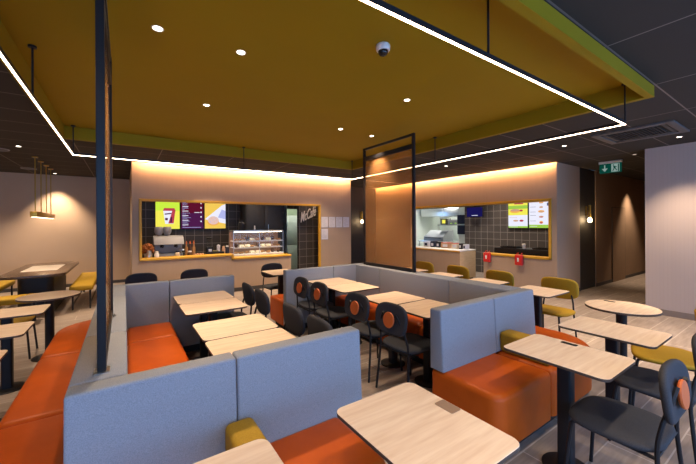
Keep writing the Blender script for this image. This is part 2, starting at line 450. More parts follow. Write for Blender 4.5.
downlight(7.0, 1.28, CE, 'downlight in the dark ceiling above the pale right wall', 'downlights in the dark ceiling', beam=(60, 95, .8))
downlight(8.07, 2.09, CE, 'dim downlight at the corridor entrance behind the exit sign', 'downlights in the dark ceiling', True, beam=(20, 80, .8))
downlight(6.03, 4.88, CE, 'downlight in the dark ceiling before the kitchen opening, right of the glass screen', 'downlights in the dark ceiling', beam=(40, 90, .7))
spot((12.0, 2.9, CE - .03), 60, 80, .8); spot((4.15, 1.0, CE - .05), 25, 80, .8)
spot((5.4, .9, CE - .05), 70, 70, .8)
for px_, py_ in ((1.5, -1.2), (4.2, -1.0), (-1.8, .5), (6.2, -.6), (-2.6, 4.6), (-2.9, 7.6), (-2.6, 9.9), (-.6, 9.), (1.6, 7.2), (4.2, 7.2), (6.4, 6.4), (6.4, 3.9)): spot((px_, py_, CE - .03), 32, 110, .8)  # added fill: unseen spots behind the camera, at left and by the serving walls
for px_, py_ in ((.15, .55), (1.1, .45), (2.3, .5), (3.3, .55)): spot((px_, py_, CE - .03), 15, 95, .9, (1., .78, .56))  # fill spots added to brighten the foreground tables, no fixtures there
spot((4.6, 3.0, CE - .05), 35, 90, .8); spot((-1.0, 4.0, CE - .05), 26, 85, .8); spot((3.6, 6.6, CE - .05), 60, 100, .8); spot((1.0, 6.6, CE - .05), 50, 100, .8)  # more added fill without fixtures, over the side aisles and cafe front

# cove lights hidden in the slots along the two serving walls
b = BM(); box(b, .2, 5.54, CY - .138, CY - .13, CE + .03, CE + .075)
tag(build('cove_light', b, M['cove'], None, 0), 'warm glowing cove light along the top of the cafe wall', 'light')
b = BM(); box(b, KX - .138, KX - .13, 3.3, 9.38, CE + .03, CE + .075)
tag(build('cove_light', b, M['cove'], None, 0), 'warm glowing cove light along the top of the kitchen wall', 'light')

# dome camera
t = thing('security_camera', 'small white dome camera fixed under the yellow ceiling panel', 'camera', (1.616, 1.887, RZ - .0005))
b = BM(); lathe(b, [(0, 0), (.05, 0), (.054, -.008), (.052, -.035), (.047, -.045), (0, -.045)], 24); build('housing', b, M['whiteplastic'], t)
b = BM(); lathe(b, [(.037, -.044), (.036, -.06), (.027, -.074), (.012, -.081), (0, -.083)], 24); build('dome', b, mat('dark_dome', (.01, .01, .012), .12), t)

# ceiling cassette air conditioner
t = thing('air_conditioner', 'square dark ceiling cassette vent beside the exit corridor', 'vent', (6.17, 1.55, CE))
b = BM()
for q in ((-.43, .43, -.45, -.36), (-.43, .43, .36, .45), (-.43, -.34, -.36, .36), (.34, .43, -.36, .36)): box(b, *q, -.025, 0, .004)
build('frame', b, mat('grey_vent_frame', (.085, .08, .085), .6), t)
b = BM()
for k in range(14): box(b, -.27, .27, -.26 + k * .04, -.245 + k * .04, -.02, -.004)
build('grille', b, mat('dark_vent_grille', (.02, .019, .02), .7), t, 0)
for q in ((-.3, .3, -.345, -.30), (-.3, .3, .30, .345), (-.325, -.285, -.27, .27), (.285, .325, -.27, .27)):
    b = BM(); box(b, *q, -.016, -.006, .003); build('flap', b, mat('vent_flap', (.06, .058, .062), .6), t)
for x, y, l in ((-1.75, 7.9, 'dark round ceiling speaker at the left edge of the picture, nearer one'), (-1.78, 10.2, 'dark round ceiling speaker at the left edge of the picture, farther one')):
    t = thing('ceiling_speaker', l, 'speaker', (x, y, CE), 0, 'round ceiling speakers')
    b = BM(); lathe(b, [(.12, 0), (.13, -.012), (.14, 0)], 24); build('rim', b, M['grey'], t)
    b = BM(); lathe(b, [(0, -.006), (.12, -.004)], 24); build('grille', b, M['black'], t)

# exit sign
t = thing('exit_sign', 'green exit sign with white arrow hanging at the corridor entrance', 'sign', (8.5, 2.60, .05))
b = BM(); box(b, -.03, .03, -.20, .20, 2.80, 2.85, .006); build('mount_bar', b, M['whiteplastic'], t)
b = BM(); box(b, -.012, .012, -.19, .19, 2.60, 2.80, .003); build('panel', b, M['exit'], t)
b = BM()
def q4(b, x, pts, mi=0):
    f = b.faces.new([b.verts.new((x, y, z)) for y, z in pts]); f.material_index = mi
# seen from the room (looking along +X) left is +Y
q4(b, -.0135, [(.105, 2.775), (.085, 2.775), (.085, 2.70), (.105, 2.70)])
q4(b, -.0135, [(.15, 2.70), (.04, 2.70), (.095, 2.63)])
q4(b, -.0135, [(-.02, 2.785), (-.16, 2.785), (-.16, 2.615), (-.02, 2.615)])
build('arrow', b, M['exitw'], t, 0)
b = BM()
q4(b, -.0145, [(-.045, 2.77), (-.065, 2.77), (-.065, 2.745), (-.045, 2.745)])
q4(b, -.0145, [(-.05, 2.74), (-.09, 2.735), (-.095, 2.69), (-.06, 2.69)])
q4(b, -.0145, [(-.06, 2.69), (-.08, 2.69), (-.05, 2.63), (-.035, 2.63)])
q4(b, -.0145, [(-.078, 2.69), (-.096, 2.69), (-.12, 2.64), (-.105, 2.635)])
q4(b, -.0145, [(-.09, 2.73), (-.115, 2.72), (-.115, 2.71), (-.09, 2.715)])
q4(b, -.0145, [(-.13, 2.775), (-.15, 2.775), (-.15, 2.62), (-.13, 2.62)])
build('running_figure', b, M['exit'], t, 0)

# ------------------------------------------------------------------ banquettes
ST = .46; SB = .10; BT = .93
def mir(p): return (3.18 - p[0], p[1])
def banq(name, label, side, backs, seats, plinths, seat_r=.045):
    f = mir if side else (lambda p: p)
    t = thing('banquette', label, 'bench seat', (*f((.2, 3.)), 0))
    off = (-t.location.x, -t.location.y, 0)
    for p in backs:
        b = BM(); prism(b, [f(q) for q in p], (.12 if not side else ST + .002) if p[0][1] in (Y1,) else .12, BT, .014, 3, top_only=True)
        if p[0][1] == Y1:
            for v in b.verts:
                if v.co.y < Y1 + .03: v.co.y -= .026 * (BT - v.co.z) / (BT - ST)
        kid('backrest', b, M['fabric'], t, off)
    for p in seats:
        b = BM(); prism(b, [f(q) for q in p], SB, ST, seat_r, 4); kid('seat_cushion', b, M['orange'], t, off)
    for p in plinths:
        b = BM(); prism(b, [f(q) for q in p], 0, .125); kid('plinth', b, M['plinth'], t, off)
    return t, off
def rc(x0, x1, y0, y1): return [(x0, y0), (x1, y0), (x1, y1), (x0, y1)]
def arc(cx, cy, r, a0, a1, n=8): return [(cx + r * math.cos(math.radians(a0 + (a1 - a0) * i / n)), cy + r * math.sin(math.radians(a0 + (a1 - a0) * i / n))) for i in range(n + 1)]
XO, XS, XI, XN = -.62, -.17, .01, .46      # outer seat edge, spine outer, spine inner, inner seat edge
Y0, Y1, Y2, Y3, Y4, Y5 = 1.20, 1.68, 1.79, 4.43, 4.54, 5.10
XE = 1.20
g = .003
def module(side):
    s = ('left', 'right')[side]
    XS = -.20 if not side else -.225
    XE = 1.235 if not side else 1.18
    xe_far = 1.2 if not side else 1.25
    se = 1.06 if not side else 1.18
    rr_ = .05 if not side else .10
    ye = Y1 - g if not side else Y2
    fr = dict(
        backs=[rc(XS, .463, Y1, Y2), rc(.467, XE, Y1, Y2)],
        seats=[[(.463, Y0), (.463, Y1 - g), (XS - g, Y1 - g), (XS - g, 2.655), (XO, 2.655)] + arc(XO + .42, Y0 + .42, .42, 180, 270),
               [(.467, Y0)] + arc(se - rr_, Y0 + rr_, rr_, 270, 360, 5) + [(se, ye), (.467, ye)]],
        plinths=[[(.98, Y0 + .07), (.98, Y1 - .02), (XS - .02, Y1 - .02), (XS - .02, 2.65), (XO + .07, 2.65)] + arc(XO + .45, Y0 + .45, .38, 180, 270)])
    sp = dict(
        backs=[rc(XS, XI, Y2 + g, 2.537), rc(XS, XI, 2.541, 3.82), rc(XS, XI, 3.824, Y3 - g)],
        seats=[rc(XO, XS - g, 2.661, 3.85), rc(XI + g, XN, Y2 + g, 2.62), rc(XI + g, XN, 2.625, 3.85), rc(XI + g, XN, 3.855, Y3 - g)],
        plinths=[rc(XO + .07, XS - .01, 2.66, 3.85), rc(XI + .01, XN - .07, Y2 + .01, Y3 - .01)])
    fa = dict(
        backs=[rc(XS, .44, Y3, Y4), rc(.444, xe_far, Y3, Y4)],
        seats=[[(XO, 3.856), (XS - g, 3.856), (XS - g, Y4 + g), (.44, Y4 + g), (.44, Y5)] + arc(XO + .42, Y5 - .42, .42, 90, 180),
               [(.444, Y4 + g), (xe_far, Y4 + g), (xe_far, Y5 - .06)] + arc(xe_far - .06, Y5 - .06, .06, 0, 90, 4) + [(.444, Y5)]],
        plinths=[[(XO + .07, 3.86), (XS - .02, 3.86), (XS - .02, Y4 + .02), (xe_far - .08, Y4 + .02), (xe_far - .08, Y5 - .07)] + arc(XO + .45, Y5 - .45, .38, 90, 180)])
    lab = {0: ('left front bench with tall blue-grey back and mustard armrest by the near table',
               'left divider bench with orange seats on both sides carrying the dark post',
               'far left blue-grey backed bench facing the cafe, behind the left booth tables'),
           1: ('right front bench with blue-grey back and orange seat beside the lower right table',
               'right divider bench with grey back carrying the orange glass screen',
               'far right blue-grey backed bench behind the booth chairs facing the cafe')}[side]
    A = banq('banquette', lab[0], side, **fr); banq('banquette', lab[1], side, **sp); banq('banquette', lab[2], side, **fa)
    return A
TA, offA = module(0); TB, offB = module(1)
def arm(x0, x1, t, off):
    b = BM(); box(b, x0, x1, 1.25, Y1 - .02, ST + .001, .635, .028, 3); o = kid('armrest', b, M['mustard'], t, off); o['label'] = 'mustard armrest block'
arm(.395, .535, TA, offA); arm(2.755, 2.92, TB, offB)

# glass screens on the dividers
def screen(x, y0, y1, label):
    t = thing('glass_screen', label, 'screen', (x, y0, BT))
    H = 2.84 - BT; L = y1 - y0
    for y in (0, L):
        b = BM(); box(b, -.017, .017, y - .02, y + .02, .0, H - .001, .003); build('post', b, M['black'], t)
    for z0, z1 in ((0, .05), (1.70, 1.765), (H - .035, H - .001)):
        b = BM(); box(b, -.015, .015, .016, L - .016, z0, z1, .003); build('rail', b, M['black'], t)
    b = BM(); box(b, -.004, .004, .016, L - .016, .05, 1.72); build('glass_pane', b, M['glass'], t, 0)
    for y in (0, L):
        b = BM(); box(b, -.03, .03, y - .04, y + .04, .0005, .004); build('foot_plate', b, M['steel'], t, 0)
screen(-.088, 1.89, 2.99, 'dark framed glass screen seen edge-on, standing on the left bench divider')
screen(3.275, 3.20, 4.31, 'black framed orange glass screen between the right bench divider and the ceiling')

# ------------------------------------------------------------------ tables
def table(x0, x1, y0, y1, label, group, grommet=None, h=.75):
    cx, cy = (x0 + x1) / 2, (y0 + y1) / 2; a, c = (x1 - x0) / 2, (y1 - y0) / 2
    t = thing('cafe_table', label, 'table', (cx, cy, 0), 0, group)
    b = BM(); prism(b, rrect(-a, a, -c, c, .045), h - .017, h, .0015, 1, side_mi=1); top = build('tabletop', b, [M['wood'], M['edge']], t)
    b = BM(); prism(b, rrect(-.04, .04, -.04, .04, .012, 3), .012, h - .022); box(b, -.15, .15, -.15, .15, h - .030, h - .022); build('column', b, M['black'], t)
    b = BM(); lathe(b, [(0, .016), (.06, .016), (.135, .010), (.14, .006), (.14, 0), (0, 0)], 28); build('base_plate', b, M['black'], t)
    if grommet:
        gx, gy, ga, gc, m = grommet
        b = BM(); prism(b, rrect(gx - cx - ga, gx - cx + ga, gy - cy - gc, gy - cy + gc, .008, 3), h + .0002, h + .0018); o = build('cable_grommet', b, M[m], top)
    return t
M['grommetbrown'] = mat('brown_charging_pad', (.30, .20, .14), .5)
G1 = 'two-seat tables along the front benches'; G2 = 'tables inside the left booth'; G3 = 'tables inside the right booth'; G4 = 'tables on the kitchen side of the benches'; G5 = 'tables left of the orange bench'
table(-.04, .465, .64, 1.28, 'oak table in the bottom left foreground, cut off by the picture edge', G1)
table(.785, 1.272, .665, 1.28, 'large pale oak table in the centre foreground with brown charging pad', G1, (1.235, 1.0, .032, .052, 'grommetbrown'))
table(2.14, 2.62, .67, 1.275, 'oak table at lower right in front of the orange bench end', G1, (2.575, 1.03, .018, .05, 'black'))
table(2.965, 3.44, .665, 1.28, 'oak table behind the lower right table, before the round one', G1)
TX0, TX1 = .475, 1.065
for (y0, y1), l in zip(((2.055, 2.56), (2.575, 3.08), (3.415, 3.91), (3.92, 4.415)), ('nearest the camera', 'second from the front', 'third from the front', 'farthest, against the far bench')):
    table(TX0, TX1, y0, y1, 'oak table in the left booth, ' + l, G2)
for (y0, y1), l in zip(((2.035, 2.55), (2.57, 3.08), (3.39, 3.895), (3.905, 4.41)), ('nearest the camera', 'second from the front', 'third from the front', 'farthest, against the far bench')):
    table(2.25, 2.83, y0, y1, 'oak table in the right booth, ' + l, G3)
for y0, l in ((1.81, 'beside the corner of the front right bench'), (2.58, 'second from the front behind the right divider'), (3.35, 'third from the front behind the right divider'), (4.10, 'half hidden by the hanging glass screen')):
    table(4.0, 4.58, y0, y0 + .51, 'oak table on the kitchen side, ' + l, G4)
for y0, l in ((4.32, 'farthest, next to the round one'), (3.55, 'middle one at the left picture edge'), (2.74, 'nearest, only its corner in view')):
    table(-1.25, -.66, y0, y0 + .46, 'oak table left of the orange divider bench, ' + l, G5)
table(2.06, 2.56, 5.22, 5.86, 'oak table beyond the far right bench, in front of the cafe counter', None)
def round_table(cx, cy, R, label, gr=None):
    t = thing('round_table', label, 'table', (cx, cy, 0))
    b = BM(); prism(b, [(R * math.cos(2 * PI * k / 48), R * math.sin(2 * PI * k / 48)) for k in range(48)], .728, .75, .002, 1, side_mi=1); top = build('tabletop', b, [M['wood'], M['edge']], t)
    b = BM(); cyl(b, (0, 0), .045, .012, .728, 20); cyl(b, (0, 0), .15, .72, .728, 20); build('column', b, M['black'], t)
    b = BM(); lathe(b, [(0, .016), (.06, .016), (.165, .010), (.17, .006), (.17, 0), (0, 0)], 28); build('base_plate', b, M['black'], t)
    if gr:
        b = BM(); prism(b, rrect(gr[0] - .02, gr[0] + .02, gr[1] - .05, gr[1] + .05, .008, 3), .7502, .7518); build('cable_grommet', b, M['black'], top)
round_table(4.15, 1.185, .30, 'round oak table on the right by the pale wall', (.17, .15))
round_table(-.76, 5.38, .295, 'round oak table on the left beyond the curved orange bench end')

# ------------------------------------------------------------------ chairs
def make_chair(name, label, group, seatm, backm, disc, wide=0.):
    t = thing(name, label, 'chair', (0, 0, 0), 0, group)
    W = .215 + wide
    b = BM(); pillow(b, W + .02, .22, .04, 3.4, 0, Matrix.Translation((0, 0, .448)), crown=.006); build('seat', b, seatm, t)
    b = BM(); pillow(b, W, .142, .038, 2.9 if not wide else 3.6, .45, Matrix.Translation((0, -.222, .718)) @ Matrix.Rotation(math.radians(83), 4, 'X'))
    bk = build('backrest', b, backm, t)
    if disc:
        b = BM(); lathe(b, [(0, 0), (.058, 0), (.070, .006), (.073, .014), (.070, .022), (0, .026)], 28, (0, -.252, .712), mx=Matrix.Rotation(math.radians(83), 4, 'X'))
        o = build('backrest_disc', b, M['pad'], bk); o['label'] = 'round orange pad on the back'
    for s in (-1, 1):
        b = BM(); tube(b, smooth_path([(s * .12, .10, .425), (s * .165, .165, .420), (s * .178, .185, .36), (s * .205, .215, 0)]), .011); build('leg', b, M['black'], t)
        b = BM(); tube(b, smooth_path([(s * .21, -.245, 0), (s * .19, -.205, .40), (s * .175, -.215, .56), (s * .13, -.246, .70), (s * .085, -.258, .77)]), .011); build('leg', b, M['black'], t)
    b = BM(); tube(b, [(-.19, -.2, .42), (.19, -.2, .42)], .010); tube(b, [(-.19, -.2, .42), (-.165, .165, .42)], .010); tube(b, [(.19, -.2, .42), (.165, .165, .42)], .010); build('seat_frame', b, M['black'], t)
    return t
GL = 'charcoal chairs in the left booth'; GR = 'charcoal chairs in the right booth'; GN = 'charcoal chairs at the near right tables'; GF = 'charcoal chairs facing the far benches'; GY = 'mustard chairs on the kitchen side'
order = ('nearest the camera', 'second from the front', 'third from the front', 'farthest from the camera')
first = make_chair('dining_chair', 'charcoal chair with orange disc in the right booth row, nearest the camera', GR, M['blackfabric'], M['blackfabric'], True)
first.location = (2.275, 2.29, 0); first.rotation_euler = (0, 0, -PI / 2)
for y, l in zip((2.83, 3.65, 4.16), order[1:]):
    dup(first, (2.275, y, 0), -PI / 2, 'charcoal chair with orange disc in the right booth row, ' + l, GR)
for y, l in zip((2.31, 2.83, 3.67, 4.17), order):
    dup(first, (1.065, y, 0), PI / 2, 'charcoal chair at the left booth tables seen from its front, ' + l, GL)
dup(first, (2.375, .69, 0), 0, 'blue-black chair with orange disc at the right edge, tucked under the lower right table', GN)
dup(first, (3.14, .70, 0), 0, 'charcoal chair behind the right foreground chair, its backrest out of the picture', GN)
for x, l in ((.22, 'left one of two chair backs showing over the far left bench'), (.98, 'right one of two chair backs showing over the far left bench'), (2.35, 'charcoal chair standing alone in front of the pastry counter')):
    dup(first, (x, 5.82, 0), PI, l, GF)
yel = make_chair('lounge_chair', 'mustard chair at the kitchen-side table nearest the corridor', GY, M['mustard'], M['mustard'], False, .02)
yel.location = (4.64, 2.07, 0); yel.rotation_euler = (0, 0, PI / 2)
for y, l in ((2.93, 'mustard chair back below and between the two red pouches'), (3.71, 'mustard chair back in front of the oak service counter'), (4.49, 'mustard chair back half hidden by the glass screen')):
    dup(yel, (4.64, y, 0), PI / 2, l, GY)
dup(yel, (3.87, .81, 0), .28, 'mustard chair seat under the round table on the right', 'mustard chairs at round tables')
dup(yel, (-1.16, 5.62, 0), -PI / 2, 'mustard chair seat under the round table on the left', 'mustard chairs at round tables')

# ------------------------------------------------------------------ family corner on the left
t = thing('family_table', 'large dark rounded table with pale inlay near the back wall', 'table', (-1.33, 8.9, 0))
b = BM(); prism(b, rrect(-.45, .45, -1.25, 1.25, .25, 8), .70, .75, .012, 2, top_only=False); build('tabletop', b, M['darkwood'], t)
b = BM(); prism(b, rrect(-.26, .26, -.55, .55, .03), .7503, .752); o = build('inlay', b, M['inlay'], t); o['label'] = 'pale rectangular inlay'
b = BM(); prism(b, rrect(-.25, .25, -.85, .85, .12, 6), 0, .70); build('pedestal', b, M['black'], t)
def ybench(x0, x1, y0, y1, label):
    cx, cy, a, c = (x0 + x1) / 2, (y0 + y1) / 2, (x1 - x0) / 2, (y1 - y0) / 2
    t = thing('padded_bench', label, 'bench', (cx, cy, 0), 0, 'mustard benches round the dark table')
    b = BM(); box(b, -a, a, -c, c, .36, .46, .03, 3); build('seat', b, M['mustard'], t)
    for sx in (-1, 1):
        for sy in (-1, 1):
            b = BM(); box(b, sx * (a - .05) - .013, sx * (a - .05) + .013, sy * (c - .06) - .013, sy * (c - .06) + .013, 0, .36); build('leg', b, M['black'], t, 0)
    b = BM()
    for sx in (-1, 1): box(b, sx * (a - .05) - .01, sx * (a - .05) + .01, -c + .073, c - .073, .09, .11)
    build('stretcher', b, M['black'], t, 0)
ybench(-.86, -.50, 8.0, 10.2, 'mustard bench along the right side of the dark table')
ybench(-2.3, -1.92, 7.9, 9.8, 'mustard bench along the left side of the dark table')
ybench(-1.75, -1.2, 7.2, 7.6, 'short mustard bench at the near end of the dark table')
t = thing('pendant_light', 'brass bar pendant hung on four rods above the dark table', 'lamp', (-1.38, 9.2, 0))
b = BM(); box(b, -.05, .05, -.95, .95, 1.765, 1.865, .006); build('lamp_bar', b, M['brass'], t)
b = BM(); box(b, -.035, .035, -.93, .93, 1.759, 1.7645); build('diffuser', b, M['pend'], t, 0)
for y in (-.8, -.27, .27, .8):
    b = BM(); tube(b, [(0, y, 1.865), (0, y, CE)], .009); cyl(b, (0, y), .045, CE - .02, CE - .0005, 14); build('rod', b, M['brass'], t)

# wall lamps
def wall_lamp(x, y, z, label):
    t = thing('wall_lamp', label, 'lamp', (x, y, z))
    b = BM(); box(b, -.03, .03, -.02, 0, .1, .34, .004); build('back_plate', b, M['brass'], t)
    b = BM(); tube(b, [(0, -.01, .22), (0, -.08, .22)], .012); tube(b, [(0, -.08, .07), (0, -.08, .36)], .028, 14); build('arm', b, M['brass'], t)
    b = BM(); lathe(b, [(0, -.06), (.035, -.045), (.05, -.005), (.035, .04), (.018, .065), (0, .065)], 18, (0, -.08, 0)); build('bulb', b, M['bulb'], t)
    l = bpy.data.lights.new('wall_lamp_glow', 'POINT'); l.energy = 9; l.color = (1, .68, .36); l.shadow_soft_size = .06
    o = bpy.data.objects.new('wall_lamp_glow', l); COL.objects.link(o); o.location = (x, y - .17, z)
wall_lamp(9.2, 3.30, 1.66, 'brass wall lamp with glowing bulb on the dark corridor panel')
wall_lamp(6.96, 9.40, 1.68, 'brass wall lamp with glowing bulb left of the hanging glass screen')

# ------------------------------------------------------------------ cafe counter
b = BM(); box(b, .33, 2.12, CY + .25, 8.75, .80, .86, .004); tag(build('cafe_worktop', b, M['steel'], None, 0), 'steel worktop behind the yellow cafe counter ledge', 'worktop')
b = BM(); box(b, .33, 2.12, CY + .26, 8.72, 0, .80); box(b, 2.16, 3.6, CY + .26, 8.72, 0, .70); tag(build('counter_cabinet', b, M['base'], None, 0), 'dark cabinet under the cafe worktop', 'cabinet')
# three menu screens; drawn from the room, left = small X
def rect(b, x0, x1, z0, z1, y, mi):
    f = b.faces.new([b.verts.new(p) for p in ((x0, y, z0), (x1, y, z0), (x1, y, z1), (x0, y, z1))]); f.material_index = mi
def menu(x0, x1, z0, z1, y, label, group, draw):
    cx = (x0 + x1) / 2
    t = thing('menu_screen', label, 'screen', (cx, y, z0), 0, group)
    b = BM(); box(b, x0 - cx, x1 - cx, .006, .06, 0, z1 - z0, .004); build('housing', b, M['black'], t)
    b = BM(); mats = draw(b, x0 - cx + .01, x1 - cx - .01, .01, z1 - z0 - .01); build('display', b, mats, t, 0)
    return t
def poly(b, pts, y, mi):
    f = b.faces.new([b.verts.new((x, y, z)) for x, z in pts]); f.material_index = mi
def d_cup(b, x0, x1, z0, z1):
    h = z1 - z0
    rect(b, x0, x1, z0, z0 + h * .62, .004, 0); rect(b, x0, x1, z0 + h * .62, z1, .004, 3)
    c = 0.03
    poly(b, [(c - .09, z0 + .13), (c + .10, z0 + .13), (c + .14, z0 + .46), (c - .13, z0 + .46)], .003, 1)
    poly(b, [(c - .02, z0 + .14), (c + .10, z0 + .14), (c + .14, z0 + .46), (c + .07, z0 + .46)], .002, 2)
    poly(b, [(c - .14, z0 + .46), (c + .15, z0 + .46), (c + .12, z0 + .53), (c - .11, z0 + .53)], .002, 2)
    poly(b, [(c - .10, z0 + .36), (c + .05, z0 + .38), (c + .05, z0 + .41), (c - .10, z0 + .39)], .0015, 4)
    poly(b, [(c - .09, z0 + .22), (c - .03, z0 + .22), (c - .03, z0 + .28), (c - .09, z0 + .28)], .0015, 4)
    poly(b, [(c + .02, z0 + .16), (c + .06, z0 + .16), (c + .07, z0 + .30), (c + .03, z0 + .30)], .0012, 4)
    return [M['sY'], M['sW'], M['sR'], M['sYg'], M['sP']]
def d_list(b, x0, x1, z0, z1):
    h = z1 - z0
    rect(b, x0, x1, z0, z0 + h * .55, .004, 0); rect(b, x0, x1, z0 + h * .55, z1, .004, 2)
    rnd = random.Random(3)
    z = z1 - .04
    for blk in range(6):
        rect(b, x0 + .03, x0 + .03 + .14, z - .016, z, .003, 1)
        for k in range(3):
            z -= .028
            if z < z0 + .06: break
            rect(b, x0 + .03, x0 + .07 + rnd.random() * .16, z - .007, z, .003, 3)
        if z > z0 + .06: rect(b, x1 - .07, x1 - .04, z + .03, z + .065, .003, 1)
        z -= .036
    rect(b, x1 - .22, x1 - .09, z0 + .42, z0 + .435, .003, 1)
    rect(b, x0 + .03, x1 - .06, z0 + .03, z0 + .04, .003, 3)
    return [M['sP'], M['sW'], M['sPr'], M['sL']]
def d_donut(b, x0, x1, z0, z1):
    rect(b, x0, x1, z0, z1, .004, 0)
    poly(b, [(x0, z0 + .25), (x1, z0 + .13), (x1, z1 - .08), (x1 - .1, z1 - .12)], .0035, 1)
    poly(b, [(x1 - .2, z0 + .3), (x1, z0 + .25), (x1, z0 + .48), (x1 - .1, z0 + .52)], .003, 4)
    rect(b, x0 + .08, x1 - .08, z1 - .05, z1 - .035, .003, 3)
    poly(b, [(-.05 + .15 * math.cos(2 * PI * k / 24), z0 + .17 + .09 * math.sin(2 * PI * k / 24)) for k in range(24)], .003, 3)
    poly(b, [(-.05 + .14 * math.cos(2 * PI * k / 24), z0 + .22 + .11 * math.sin(2 * PI * k / 24)) for k in range(24)], .0025, 2)
    for k in range(7): rect(b, -.15 + (k * 37 % 20) * .01, -.13 + (k * 37 % 20) * .01, z0 + .17 + (k % 3) * .05, z0 + .185 + (k % 3) * .05, .002, 3 if k % 2 else 4)
    return [M['sY2'], M['sW'], M['sPk'], M['sO'], M['sL']]
M['sY2'] = emitter('screen_amber', (.92, .60, .10), 1.); M['sPk'] = emitter('screen_pale_pink', (.80, .55, .50), 1.)
GM = 'menu screens above the cafe counter'
menu(0.634, 1.192, 1.49, 2.26, 9.436, 'yellow cafe menu screen showing an iced cup, left of three', GM, d_cup)
menu(1.207, 1.760, 1.49, 2.26, 9.436, 'dark purple cafe menu screen with white price list', GM, d_list)
menu(1.776, 2.334, 1.49, 2.26, 9.436, 'amber and white cafe menu screen showing a doughnut', GM, d_donut)
# sign lettering on the tiled pillar
fc = bpy.data.curves.new('lettering', 'FONT'); fc.body = 'McCafé'; fc.size = .235; fc.extrude = .012; fc.shear = .28; fc.offset = .001; fc.space_character = 1.0
fo = bpy.data.objects.new('tmp', fc); COL.objects.link(fo)
dg = bpy.context.evaluated_depsgraph_get(); dg.update()
me = bpy.data.meshes.new_from_object(fo.evaluated_get(dg)); bpy.data.objects.remove(fo)
me.materials.clear(); me.materials.append(M['lettering'])
xs_ = [v.co.x for v in me.vertices]; cx = (min(xs_) + max(xs_)) / 2; sx = .50 / (max(xs_) - min(xs_))
for v in me.vertices: v.co = Vector(((v.co.x - cx) * sx, v.co.y * 1.75 + (v.co.x - cx) * .30, v.co.z))
o = bpy.data.objects.new('cafe_sign', me); COL.objects.link(o); o.location = (4.465, 8.607, 1.76); o.rotation_euler = (PI / 2, 0, 0)
tag(o, 'pale cafe lettering sign on the dark tiled pillar', 'sign')
# papers on the wall
for k in range(5):
    x = 4.545 + .243 * k if k < 4 else 4.545; z = 1.50 if k < 4 else 1.165
    t = thing('notice', ('leftmost notice in the upper row by the yellow trim', 'second notice from the left in the upper row', 'third notice from the left in the upper row', 'rightmost notice in the upper row', 'single notice hanging below the upper row')[k], 'notice', (x, CY, z), 0, 'framed notices on the cafe wall')
    b = BM(); box(b, 0, .225, -.008, -.0005, 0, .31); build('frame', b, M['grey'], t, 0)
    b = BM(); box(b, .007, .218, -.010, -.008, .007, .303); sh = build('sheet', b, M['paper'], t, 0)
    b = BM(); rr = random.Random(k)
    for i in range(9): box(b, .03, .10 + rr.random() * .09, -.0106, -.0101, .27 - i * .028, .276 - i * .028)
    build('print_lines', b, M['ink'], sh, 0)

# pastry display case
t = thing('display_case', 'lit glass pastry display case on the cafe counter', 'display case', (2.90, 8.5, .765))
b = BM(); box(b, -.66, .66, -.19, .22, .051, .09, .005); build('base', b, M['whiteplastic'], t)
b = BM(); box(b, -.66, .66, -.19, .22, -.0, .05); build('plinth', b, M['steel'], t, 0)
b = BM(); box(b, -.66, .66, .215, .23, .09, .66); build('back_panel', b, M['casebk'], t, 0)
b = BM(); box(b, -.66, .66, -.15, .23, .66, .69, .004); build('top_panel', b, M['steel'], t)
SH = (.255, .42, .55)
for z in SH[:2] + ():
    b = BM(); box(b, -.645, .645, -.14, .21, z - .012, z, .003); sf = build('shelf', b, M['whiteplastic'], t)
    b = BM(); box(b, -.645, .645, -.15, -.141, z - .03, z + .004); build('price_rail', b, M['paper'], sf, 0)
for z in (.648, .40, .236):
    b = BM(); box(b, -.63, .63, -.12, -.10, z - .006, z); build('light_bar', b, M['caselight'], t, 0)
for x in (-.654, 0, .654):
    b = BM(); box(b, x - .006, x + .006, -.165, -.15, .09, .66); build('upright', b, M['steel'], t, 0)
b = BM(); box(b, -.65, .65, -.1665, -.1655, .09, .66); build('front_glass', b, M['clear'], t, 0)
prng = random.Random(11)
def pastry_mesh(kind):
    b = BM()
    if kind == 'muffin':
        lathe(b, [(0, 0), (.026, 0), (.034, .035), (.042, .045), (.038, .07), (.02, .085), (0, .088)], 14)
    elif kind == 'wrapped_sandwich':
        prism(b, [(-.05, -.03), (.05, -.03), (.05, .03), (-.05, .03)], 0, .05, .014, 3)
    elif kind == 'doughnut':
        n = 16; mtr = 8
        vs = [[b.verts.new(((.032 + .018 * math.cos(2 * PI * j / mtr)) * math.cos(2 * PI * i / n), (.032 + .018 * math.cos(2 * PI * j / mtr)) * math.sin(2 * PI * i / n), .018 + .018 * math.sin(2 * PI * j / mtr))) for j in range(mtr)] for i in range(n)]
        for i in range(n):
            for j in range(mtr): b.faces.new([vs[i][j], vs[(i + 1) % n][j], vs[(i + 1) % n][(j + 1) % mtr], vs[i][(j + 1) % mtr]])
    elif kind == 'croissant':
        pts = [(.075 * math.cos(a), .05 * math.sin(a) - .02, .028 if 0 < i < 8 else .016) for i, a in enumerate([math.radians(10 + 20 * i) for i in range(9)])]
        tube(b, pts, [.008, .014, .02, .024, .027, .024, .02, .014, .008], 10)
    return b
cache = {}
kinds = {'muffin': M['choc'], 'wrapped_sandwich': M['cream'], 'doughnut': M['brown'], 'croissant': M['brown']}
